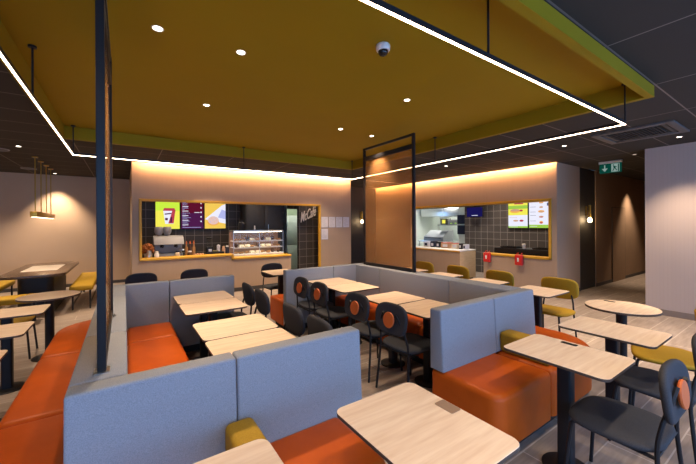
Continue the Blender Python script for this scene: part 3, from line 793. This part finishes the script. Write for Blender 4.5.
rows = ((.0905, ('croissant', 'doughnut', 'croissant', 'wrapped_sandwich', 'wrapped_sandwich', 'croissant', 'doughnut', 'muffin', 'muffin'), 'bottom'),
        (SH[0], ('muffin', 'wrapped_sandwich', 'wrapped_sandwich', 'doughnut', 'muffin', 'wrapped_sandwich', 'wrapped_sandwich', 'croissant', 'croissant'), 'middle'),
        (SH[1], ('croissant', 'croissant', 'muffin', 'wrapped_sandwich', 'doughnut', 'muffin', 'wrapped_sandwich', 'muffin', 'doughnut'), 'top'))
nice = {'muffin': ('dark chocolate muffin', 'muffin'), 'wrapped_sandwich': ('pale wrapped sandwich', 'sandwich'), 'doughnut': ('brown doughnut', 'doughnut'), 'croissant': ('golden brown croissant', 'croissant')}
for z, ks, nm in rows:
    for i, k in enumerate(ks):
        if k not in cache: cache[k] = build(k, pastry_mesh(k), kinds[k]); o = cache[k]
        else: o = cache[k].copy(); COL.objects.link(o)
        o.location = (2.90 - .56 + i * .14, 8.5 - .02 + (.03 if i % 2 else -.03), .765 + z + .0005)
        o.rotation_euler = (0, 0, prng.random() * .6); o.scale = (.95, .95, 1.) if k == 'croissant' else (1.3, 1.3, 1.3)
        tag(o, '%s on the %s shelf of the pastry case' % (nice[k][0], nm), nice[k][1], '%s on the %s shelf of the pastry case' % (k.replace('_', ' ') + 's', nm))

# things along the cafe worktop
WZ = .8605
t = thing('espresso_machine', 'grey espresso machine at the left end of the cafe worktop', 'coffee machine', (.84, 8.52, WZ))
b = BM(); box(b, -.28, .28, -.10, .20, 0, .10, .02); box(b, -.28, .28, .02, .20, .10, .36, .02); build('body', b, M['grey'], t)
b = BM(); prism(b, [(-.16, .30), (.20, .30), (.20, .46), (.08, .50), (-.04, .46)], -.30, .30, .01, 2, mx=Matrix(((0, 0, 1, 0), (1, 0, 0, 0), (0, 1, 0, 0), (0, 0, 0, 1)))); build('hood', b, M['grey'], t)
for x in (-.14, .14):
    b = BM(); cyl(b, (x, -.06), .035, .235, .30, 16); tube(b, [(x, -.09, .25), (x, -.2, .24)], .012); build('group_head', b, M['black'], t)
for x in (-.19, -.02):
    b = BM(); lathe(b, [(0, .505), (.05, .505), (.085, .58), (.085, .68), (.07, .70), (0, .70)], 16, (x, .10, 0)); build('bean_hopper', b, M['grey'], t)
b = BM(); box(b, -.25, .25, -.098, .01, .1005, .108); build('drip_tray', b, M['black'], t, 0)
def jar(x, y, r, h, m, label, cat='jar', name='jar', lid=None, z=WZ, group=None):
    t = thing(name, label, cat, (x, y, z), 0, group)
    b = BM(); lathe(b, [(0, 0), (r * .9, 0), (r, r * .15), (r, h * .8), (r * .75, h * .92), (r * .7, h), (0, h)], 16); build('body', b, m, t)
    b = BM(); cyl(b, (0, 0), r * .75, h + .0005, h + .03, 14, .004); build('lid', b, lid or M['black'], t)
    return t
jar(.44, 8.23, .06, .16, M['steel'], 'steel canister in the left corner of the cafe counter', 'canister', 'canister', M['steel'])
jar(.58, 8.22, .045, .14, M['whiteplastic'], 'small white canister beside the left steel canister', 'canister', 'canister', M['whiteplastic'])
t = thing('flower_pot', 'rust brown dried flowers in a pot on the cafe counter', 'plant', (.42, 8.42, WZ))
b = BM(); lathe(b, [(0, 0), (.06, 0), (.075, .12), (.065, .12), (0, .11)], 16); build('pot', b, M['cream'], t)
b = BM(); bmesh.ops.create_icosphere(b, subdivisions=4, radius=.12); rr = random.Random(5)
for v in b.verts: v.co = v.co * (.8 + .42 * rr.random()) + Vector((0, 0, .21))
build('flowers', b, M['rust'], t)
jar(1.0, 8.36, .05, .12, M['cream'], 'cream mixing jar in front of the espresso machine', lid=M['navy'])
jar(1.10, 8.33, .055, .16, M['clear'], 'clear glass jar beside the cream jar', lid=M['steel'])
for k, x in enumerate((1.22, 1.30, 1.38)):
    t = thing('syrup_bottle', ('leftmost', 'middle', 'rightmost')[k] + ' of three slim syrup bottles behind the cafe counter', 'bottle', (x, 8.62, WZ), 0, 'syrup bottles on the cafe worktop')
    b = BM(); lathe(b, [(0, 0), (.034, 0), (.036, .01), (.036, .19), (.015, .24), (.014, .29), (0, .29)], 14); build('body', b, (M['brown'], M['choc'], M['brown'])[k], t)
    b = BM(); cyl(b, (0, 0), .017, .29, .33, 12); tube(b, [(0, 0, .33), (0, 0, .355), (0, -.05, .35)], .006); build('pump', b, M['pad'], t)
jar(1.25, 8.34, .055, .11, M['choc'], 'dark bowl jar in front of the syrup bottles', lid=M['whiteplastic'])
t = thing('serving_board', 'wooden board of buns on the cafe worktop', 'board', (1.45, 8.38, WZ))
b = BM(); box(b, -.12, .12, -.07, .07, 0, .03, .006); build('board', b, M['counterwood'], t)
for k in range(4):
    o = build('bun', lathe(BM(), [(0, 0), (.024, 0), (.032, .012), (.026, .034), (0, .042)], 12), M['skin']); o.location = (1.37 + k * .055, 8.38 + (.015 if k % 2 else -.015), WZ + .0305)
    tag(o, 'small golden bun on the wooden board on the cafe worktop', 'bun', 'buns on the wooden board')
t = thing('blender', 'black blender with white label below the amber menu screen', 'blender', (1.72, 8.55, WZ))
b = BM(); box(b, -.075, .075, -.08, .08, 0, .20, .012); build('base', b, M['black'], t)
b = BM(); lathe(b, [(0, .2), (.055, .2), (.075, .40), (.07, .40), (0, .39)], 16); build('jug', b, M['clear'], t)
b = BM(); cyl(b, (0, 0), .072, .402, .43, 16, .006); build('lid', b, M['black'], t)
b = BM(); box(b, -.035, .035, -.0815, -.0802, .05, .15); build('label_plate', b, M['paper'], t, 0)
t = thing('cup_stack', 'stack of blue and white paper cups beside the blender', 'cups', (1.93, 8.55, WZ))
b = BM(); pr = [(0, 0)]
for k in range(9): pr += [(.036, k * .026), (.044, k * .026 + .022)]
lathe(b, pr + [(0, .25)], 16); build('cups', b, M['sLp'] if 'sLp' in M else M['paper'], t)
jar(2.075, 8.64, .04, .17, M['skin'], 'tan cylindrical tin right of the paper cups', 'tin', 'tin', M['skin'])
t = thing('drip_tray', 'low black tray on the worktop before the tan tin', 'tray', (1.82, 8.36, WZ))
b = BM(); box(b, -.19, .19, -.07, .07, 0, .09, .008); build('body', b, M['black'], t)
b = BM(); box(b, -.06, .06, -.05, .05, .0905, .12, .006); build('holder', b, M['leaf'], t)
jar(2.07, 8.26, .045, .2, M['navy'], 'dark jar with white lid left of the pastry case', lid=M['whiteplastic'])
jar(2.50, 8.5, .10, .22, M['black'], 'black canister standing on top of the pastry case', 'canister', 'canister', z=.765 + .6905)
jar(2.83, 8.5, .02, .12, M['whiteplastic'], 'thin white bottle standing on top of the pastry case', 'bottle', 'bottle', z=.765 + .6905)
# tall dark fridge cabinet at the back of the cafe
t = thing('tall_cabinet', 'tall black cabinet behind the pastry case', 'cabinet', (3.36, 9.2, 0))
b = BM(); box(b, -.62, .44, -.25, .29, 0, 2.45, .01); build('body', b, M['darkwall'], t)
b = BM(); box(b, -.60, -.1, -.27, -.251, .1, 2.4, .006); build('door', b, M['darkwall'], t)
b = BM(); box(b, -.09, .42, -.27, -.251, .1, 2.4, .006); dr = build('door', b, M['darkwall'], t)
b = BM(); tube(b, [(.0, -.29, 1.0), (.0, -.29, 1.6)], .01); build('handle', b, M['steel'], dr)
b = BM(); box(b, 4.10, 4.16, 9.44, 9.5, 0, 2.2); struct('trim_4', b, M['steel'])
# back room seen through the cafe doorway
t = thing('fridge', 'pale steel fridge in the room behind the cafe', 'fridge', (4.9, 10.7, 0))
b = BM(); box(b, -.45, .5, -.3, .3, .05, 1.9, .01); build('body', b, M['kitwhite'], t)
b = BM(); box(b, -.44, .49, -.33, -.301, .9, 1.88, .008); build('door', b, M['kitwhite'], t)
b = BM(); box(b, -.44, .49, -.33, -.301, .08, .88, .008); build('door', b, M['kitwhite'], t)
b = BM(); box(b, 4.1, 5.1, 10., 10.2, 2.58, 2.6); tag(build('ceiling_light', b, emitter('back_room_light', (.95, 1., .85), 30.), None, 0), 'ceiling light of the small room behind the cafe', 'light')

# ------------------------------------------------------------------ kitchen side
t = thing('service_counter', 'oak sided service counter with pale top before the bright kitchen', 'counter', (8.0, 6.7, 0))
b = BM(); box(b, -.35, .35, -.95, .91, .06, .82, .004); build('body', b, [M['taupe']], t, 0)
b = BM(); box(b, -.352, .352, -.968, -.951, .06, .82, .003); o = build('end_panel', b, M['counterwood'], t); o['label'] = 'pale oak end panel'
b = BM(); box(b, -.37, .36, -.975, .915, .82, .855, .006); build('countertop', b, M['whiteplastic'], t)
b = BM(); box(b, -.375, -.351, -.97, .915, .80, .835, .004); build('front_edge', b, M['frame'], t)
b = BM(); box(b, -.32, .32, -.9, .88, 0, .06); build('kick_plate', b, M['base'], t, 0)
b = BM(); box(b, KX + .22, 8.6, 3.45, 4.95, .70, .80); box(b, KX + .24, 8.55, 3.48, 4.92, 0, .70); tag(build('pickup_counter', b, M['black'], None, 0), 'black pick-up counter behind the yellow kitchen ledge', 'counter')
t = thing('pickup_station', 'black low equipment box on the pick-up counter', 'equipment', (8.15, 4.2, .801))
b = BM(); box(b, -.2, .2, -.72, .72, 0, .17, .012); build('body', b, M['black'], t)
for y, l in ((.35, 'left'), (-.45, 'right')):
    t = thing('serving_tray', l + ' one of two black trays on the pick-up equipment', 'tray', (8.12, 4.2 + y, .9715), 0, 'black trays on the pick-up counter')
    b = BM(); prism(b, rrect(-.15, .15, -.21, .21, .03), 0, .012); build('base', b, M['black'], t)
    b = BM()
    for q in ((-.15, .15, -.21, -.2), (-.15, .15, .2, .21), (-.15, -.14, -.2, .2), (.14, .15, -.2, .2)): box(b, *q, .012, .035)
    build('rim', b, M['black'], t, 0)
t = thing('paper_cup', 'small pale cup standing between the two black trays', 'cup', (8.1, 4.22, .9715))
b = BM(); lathe(b, [(0, 0), (.03, 0), (.042, .10), (.04, .10), (0, .095)], 16); build('body', b, M['whiteplastic'], t)
b = BM(); lathe(b, [(.044, .10), (.044, .11), (.03, .12), (0, .12)], 16); build('lid', b, M['cream'], t)
for y, l in ((4.87, 'red pouch with white mark hanging at the left end of the kitchen ledge'), (4.06, 'red pouch with white mark hanging mid-way along the kitchen ledge')):
    t = thing('hanging_pouch', l, 'pouch', (KX - .035, y, .62), 0, 'red pouches on the kitchen ledge')
    b = BM(); box(b, -.075, -.002, -.09, .09, 0, .24, .018, 3); build('pouch', b, M['red'], t)
    b = BM(); box(b, -.079, -.0755, -.012, .026, .08, .17, .0015); build('white_mark', b, M['whiteplastic'], t)
    b = BM()
    for s in (-.05, .05): tube(b, smooth_path([(-.04, s, .235), (-.035, s, .27), (.02, s * .8, .275)]), .008)
    build('strap', b, M['red'], t)
def rectX(b, y0, y1, z0, z1, x, mi):
    f = b.faces.new([b.verts.new(p) for p in ((x, y0, z0), (x, y1, z0), (x, y1, z1), (x, y0, z1))]); f.material_index = mi
def menuX(y0, y1, z0, z1, x, label, draw):
    """left edge (as seen from the room) is the larger Y"""
    cy = (y0 + y1) / 2
    t = thing('menu_screen', label, 'screen', (x, cy, z0), -PI / 2, 'menu screens above the pick-up counter')
    hw = (y1 - y0) / 2
    b = BM(); box(b, -hw, hw, .006, .06, 0, z1 - z0, .004); build('housing', b, M['black'], t)
    b = BM(); mats = draw(b, -hw + .01, hw - .01, .01, z1 - z0 - .01); build('display', b, mats, t, 0)
def d_burger(b, x0, x1, z0, z1):
    h = z1 - z0
    rect(b, x0, x1, z0 + h * .5, z1, .004, 1); rect(b, x0, x1, z0 + .05, z0 + h * .5, .004, 0); rect(b, x0, x1, z0, z0 + .05, .004, 3)
    rect(b, x0, x1, z1 - h * .25, z1 - h * .12, .0035, 3)
    def el(cx, cz, a, c, y, mi): poly(b, [(cx + a * math.cos(2 * PI * k / 20), cz + c * math.sin(2 * PI * k / 20)) for k in range(20)], y, mi)
    el(-.08, z0 + h * .66, .15, .05, .003, 2); el(-.08, z0 + h * .70, .14, .035, .0025, 4); el(.10, z0 + h * .68, .05, .03, .003, 5)
    rect(b, -.1, .16, z1 - .05, z1 - .02, .003, 5)
    el(-.06, z0 + h * .28, .08, .025, .003, 4); el(.11, z0 + h * .28, .06, .03, .003, 5)
    rect(b, x0 + .03, -.02, z0 + h * .40, z0 + h * .41, .003, 4); rect(b, x0 + .03, 0, z0 + .02, z0 + .03, .003, 0)
    return [M['sW'], M['sY'], M['sO'], M['sG'], M['sT'], M['sR']]
def d_items(b, x0, x1, z0, z1):
    h = z1 - z0
    rect(b, x0, x1, z0 + .09, z1, .004, 0); rect(b, x0, x1, z0, z0 + .09, .004, 1)
    def el(cx, cz, a, c, y, mi): poly(b, [(cx + a * math.cos(2 * PI * k / 20), cz + c * math.sin(2 * PI * k / 20)) for k in range(20)], y, mi)
    for i, (f, a, c) in enumerate(((.95, .06, .02), (.78, .05, .025), (.62, .085, .035), (.42, .06, .025), (.21, .05, .04))):
        el(.06, z0 + h * f, a, c, .003, 2 if i % 2 else 3); el(.06, z0 + h * f - .012, a * .8, c * .5, .0025, 4 if i > 2 else 2)
    for f in (.60, .47, .26, .79): rect(b, x0 + .03, x0 + .19, z0 + h * f, z0 + h * f + .008, .003, 5)
    rect(b, x1 - .06, x1 - .02, z1 - .13, z1 - .05, .003, 5); rect(b, x0 + .03, x0 + .22, z0 + .04, z0 + .05, .003, 0)
    return [M['sW'], M['sG'], M['sT'], M['sO'], M['sR'], M['sInk']]
M['sInk'] = emitter('screen_dark_ink', (.10, .10, .22), 1.)
menuX(4.85, 5.44, 1.45, 2.21, 9.5395, 'left kitchen menu screen, yellow above white with a burger', d_burger)
menuX(4.27, 4.83, 1.45, 2.21, 9.5395, 'right kitchen menu screen, white with a column of food pictures', d_items)
t = thing('order_monitor', 'dark blue monitor hanging over the service counter', 'monitor', (9.3, 6.42, 1.80))
b = BM(); box(b, .004, .06, -.29, .29, 0, .32, .006); build('housing', b, M['black'], t)
b = BM(); box(b, 0, .004, -.28, .28, .01, .31); build('display', b, M['sB'], t, 0)
b = BM(); box(b, -.002, -.0005, -.12, .10, .045, .06); build('status_bar', b, M['sW'], t, 0)
b = BM(); tube(b, [(.04, 0, .32), (.04, 0, 1.19)], .015); build('hanger', b, M['black'], t)
# boxes and tubs on the service counter
for i, (y, w_, h_, m, l, nm, ct) in enumerate(((7.32, .20, .16, 'paper', 'white carton with blue label, leftmost on the service counter', 'carton', 'box'), (7.06, .16, .17, 'navy', 'dark blue tub on the service counter', 'tub', 'tub'),
        (6.84, .13, .16, 'black', 'black napkin box left of the tan crates on the service counter', 'napkin_box', 'box'), (6.56, .32, .15, 'skin', 'long tan crate on the service counter', 'crate', 'crate'),
        (6.22, .20, .14, 'cream', 'cream carton right of the long tan crate', 'carton', 'box'), (6.02, .09, .15, 'black', 'black dispenser near the right end of the service counter', 'dispenser', 'dispenser'), (5.88, .09, .13, 'paper', 'white dispenser at the right end of the service counter', 'dispenser', 'dispenser'))):
    t = thing(nm, l, ct, (8.12, y, .8555))
    b = BM(); box(b, -.09, .09, -w_ / 2, w_ / 2, 0, h_, .008); build('body', b, M[m], t)
    b = BM(); box(b, -.0935, -.0905, -w_ * .28, w_ * .28, h_ * .25, h_ * .75); build('front_label', b, M['paper'] if m != 'paper' else M['navy'], t, 0)
    b = BM(); box(b, -.085, .085, -w_ / 2 + .006, w_ / 2 - .006, h_ + .0005, h_ + .014, .003); build('lid', b, M['red'] if i in (3, 4) else M[m], t)
# bright kitchen behind
b = BM(); box(b, 10.2, 12.2, 7.2, 7.6, 2.57, 2.6); tag(build('ceiling_light', b, M['kitlight'], None, 0), 'right fluorescent panel in the bright kitchen', 'light', 'kitchen ceiling panels')
b = BM(); box(b, 10.2, 12.2, 8.9, 9.3, 2.57, 2.6); tag(build('ceiling_light', b, M['kitlight'], None, 0), 'left fluorescent panel in the bright kitchen', 'light', 'kitchen ceiling panels')
t = thing('prep_table', 'steel prep table with sloped hood in the bright kitchen', 'table', (10.6, 8.9, 0))
b = BM(); box(b, -.35, .35, -.9, .9, .86, .90, .004); build('worktop', b, M['steel'], t)
for sx in (-1, 1):
    for sy in (-1, 1):
        b = BM(); tube(b, [(sx * .3, sy * .84, 0), (sx * .3, sy * .84, .86)], .02); build('leg', b, M['steel'], t)
b = BM(); box(b, -.3, .3, -.85, .85, .25, .28); build('undershelf', b, M['steel'], t, 0)
t = thing('grill', 'dark sloped grill machine on the kitchen prep table', 'grill', (10.6, 9.0, .9005))
b = BM(); prism(b, [(-.3, 0), (.3, 0), (.3, .42), (.1, .42), (-.3, .16)], -.5, .5, .01, 2, mx=Matrix(((1, 0, 0, 0), (0, 0, 1, 0), (0, 1, 0, 0), (0, 0, 0, 1)))); build('body', b, M['grey'], t)
b = BM(); tube(b, [(-.32, -.4, .12), (-.32, .4, .12)], .015); build('handle', b, M['black'], t)
t = thing('kitchen_shelf', 'high shelf rack over the kitchen prep table', 'shelf', (10.6, 8.3, 0))
b = BM(); box(b, -.15, .15, -.75, .6, 1.52, 1.55, .003); build('shelf', b, M['grey'], t)
for y in (-.7, .55):
    b = BM(); tube(b, [(.12, y, 1.55), (.12, y, 2.57)], .015); build('upright', b, M['steel'], t)
t = thing('warmer', 'dark warmer with yellow window on the kitchen shelf', 'equipment', (10.58, 8.6, 1.5505))
b = BM(); box(b, -.12, .12, -.17, .17, 0, .24, .008); build('body', b, mat('olive_metal', (.06, .06, .03), .5), t)
b = BM(); box(b, -.123, -.1205, -.08, .08, .05, .19); build('window', b, M['sY'], t, 0)
t = thing('timer_unit', 'grey timer unit with two lights beside the warmer', 'equipment', (10.58, 8.14, 1.5505))
b = BM(); box(b, -.12, .12, -.26, .26, 0, .20, .008); build('body', b, M['grey'], t)
for y in (-.1, .1):
    b = BM(); box(b, -.123, -.1205, y - .04, y + .04, .03, .07); build('indicator', b, M['sG'], t, 0)
for z, l in ((1.58, 'upper dark monitor at the right of the bright kitchen'), (1.20, 'lower dark monitor at the right of the bright kitchen')):
    t = thing('kitchen_monitor', l, 'monitor', (10.2, 7.58, z), 0, 'kitchen monitors')
    b = BM(); box(b, -.02, .03, -.17, .17, 0, .33, .008); build('housing', b, M['black'], t)
    b = BM(); box(b, -.022, -.0205, -.15, .15, .03, .31); build('display', b, M['navy'], t, 0)
    b = BM(); tube(b, [(.03, 0, .2), (.08, 0, .2)], .02); build('bracket', b, M['steel'], t)
b = BM(); box(b, 10.28, 10.34, 7.4, 7.75, 0, 2.6); struct('trim_5', b, M['kitwhite'])
b = BM(); box(b, 10.9, 11.25, 7.75, 8.1, 0, 2.6); struct('wall_kitchen_column', b, M['kitwhite'])
t = thing('extractor_hood', 'white extractor hood under the kitchen ceiling', 'hood', (11.6, 9.3, 1.9))
b = BM(); box(b, -.5, .5, -1.1, 1.1, 0, .35, .01); build('body', b, M['steel'], t)
b = BM(); box(b, -.3, .3, -.4, .4, .35, .70, .01); build('duct', b, M['steel'], t)

for px_, py_, e_ in ((.8, 8.3, 13), (1.7, 8.4, 24), (2.9, 8.45, 12), (4.6, 8.3, 8)): spot((px_, py_, 2.85), e_, 100, .8)  # added fill inside the cafe, brightens the counter goods and tiles
for px_, py_, e_ in ((8.3, 6.6, 30), (8.4, 4.3, 22), (8.9, 5.6, 20)): spot((px_, py_, 2.85), e_, 120, .9, (1., .86, .72))  # invented spots that lift the kitchen interior, no lamps modelled

# ------------------------------------------------------------------ daylight, camera
W = bpy.data.worlds.new('world'); S.world = W; W.use_nodes = True
bg = W.node_tree.nodes['Background']; bg.inputs['Color'].default_value = (.27, .53, 1., 1); bg.inputs['Strength'].default_value = 4.9

cam = bpy.data.cameras.new('camera'); co = bpy.data.objects.new('camera', cam); COL.objects.link(co)
f = 328.
cam.sensor_width = 36.; cam.lens = f / 696 * 36; cam.shift_y = -8. / 696; cam.clip_start = .05
yaw = math.radians(55.7)
co.matrix_world = Matrix.Translation((0, 0, 1.6)) @ Matrix.Rotation(yaw - PI / 2, 4, 'Z') @ Matrix.Rotation(PI / 2, 4, 'X') @ Matrix.Rotation(math.radians(-.33), 4, 'Z')
S.camera = co
S.view_settings.view_transform = 'Standard'; S.view_settings.look = 'None'; S.view_settings.gamma = 1.; S.view_settings.exposure = 0.
S.view_settings.use_curve_mapping = False
S.cycles.max_bounces = 8; S.cycles.diffuse_bounces = 5; S.cycles.transparent_max_bounces = 12
S.cycles.sample_clamp_indirect = 6.
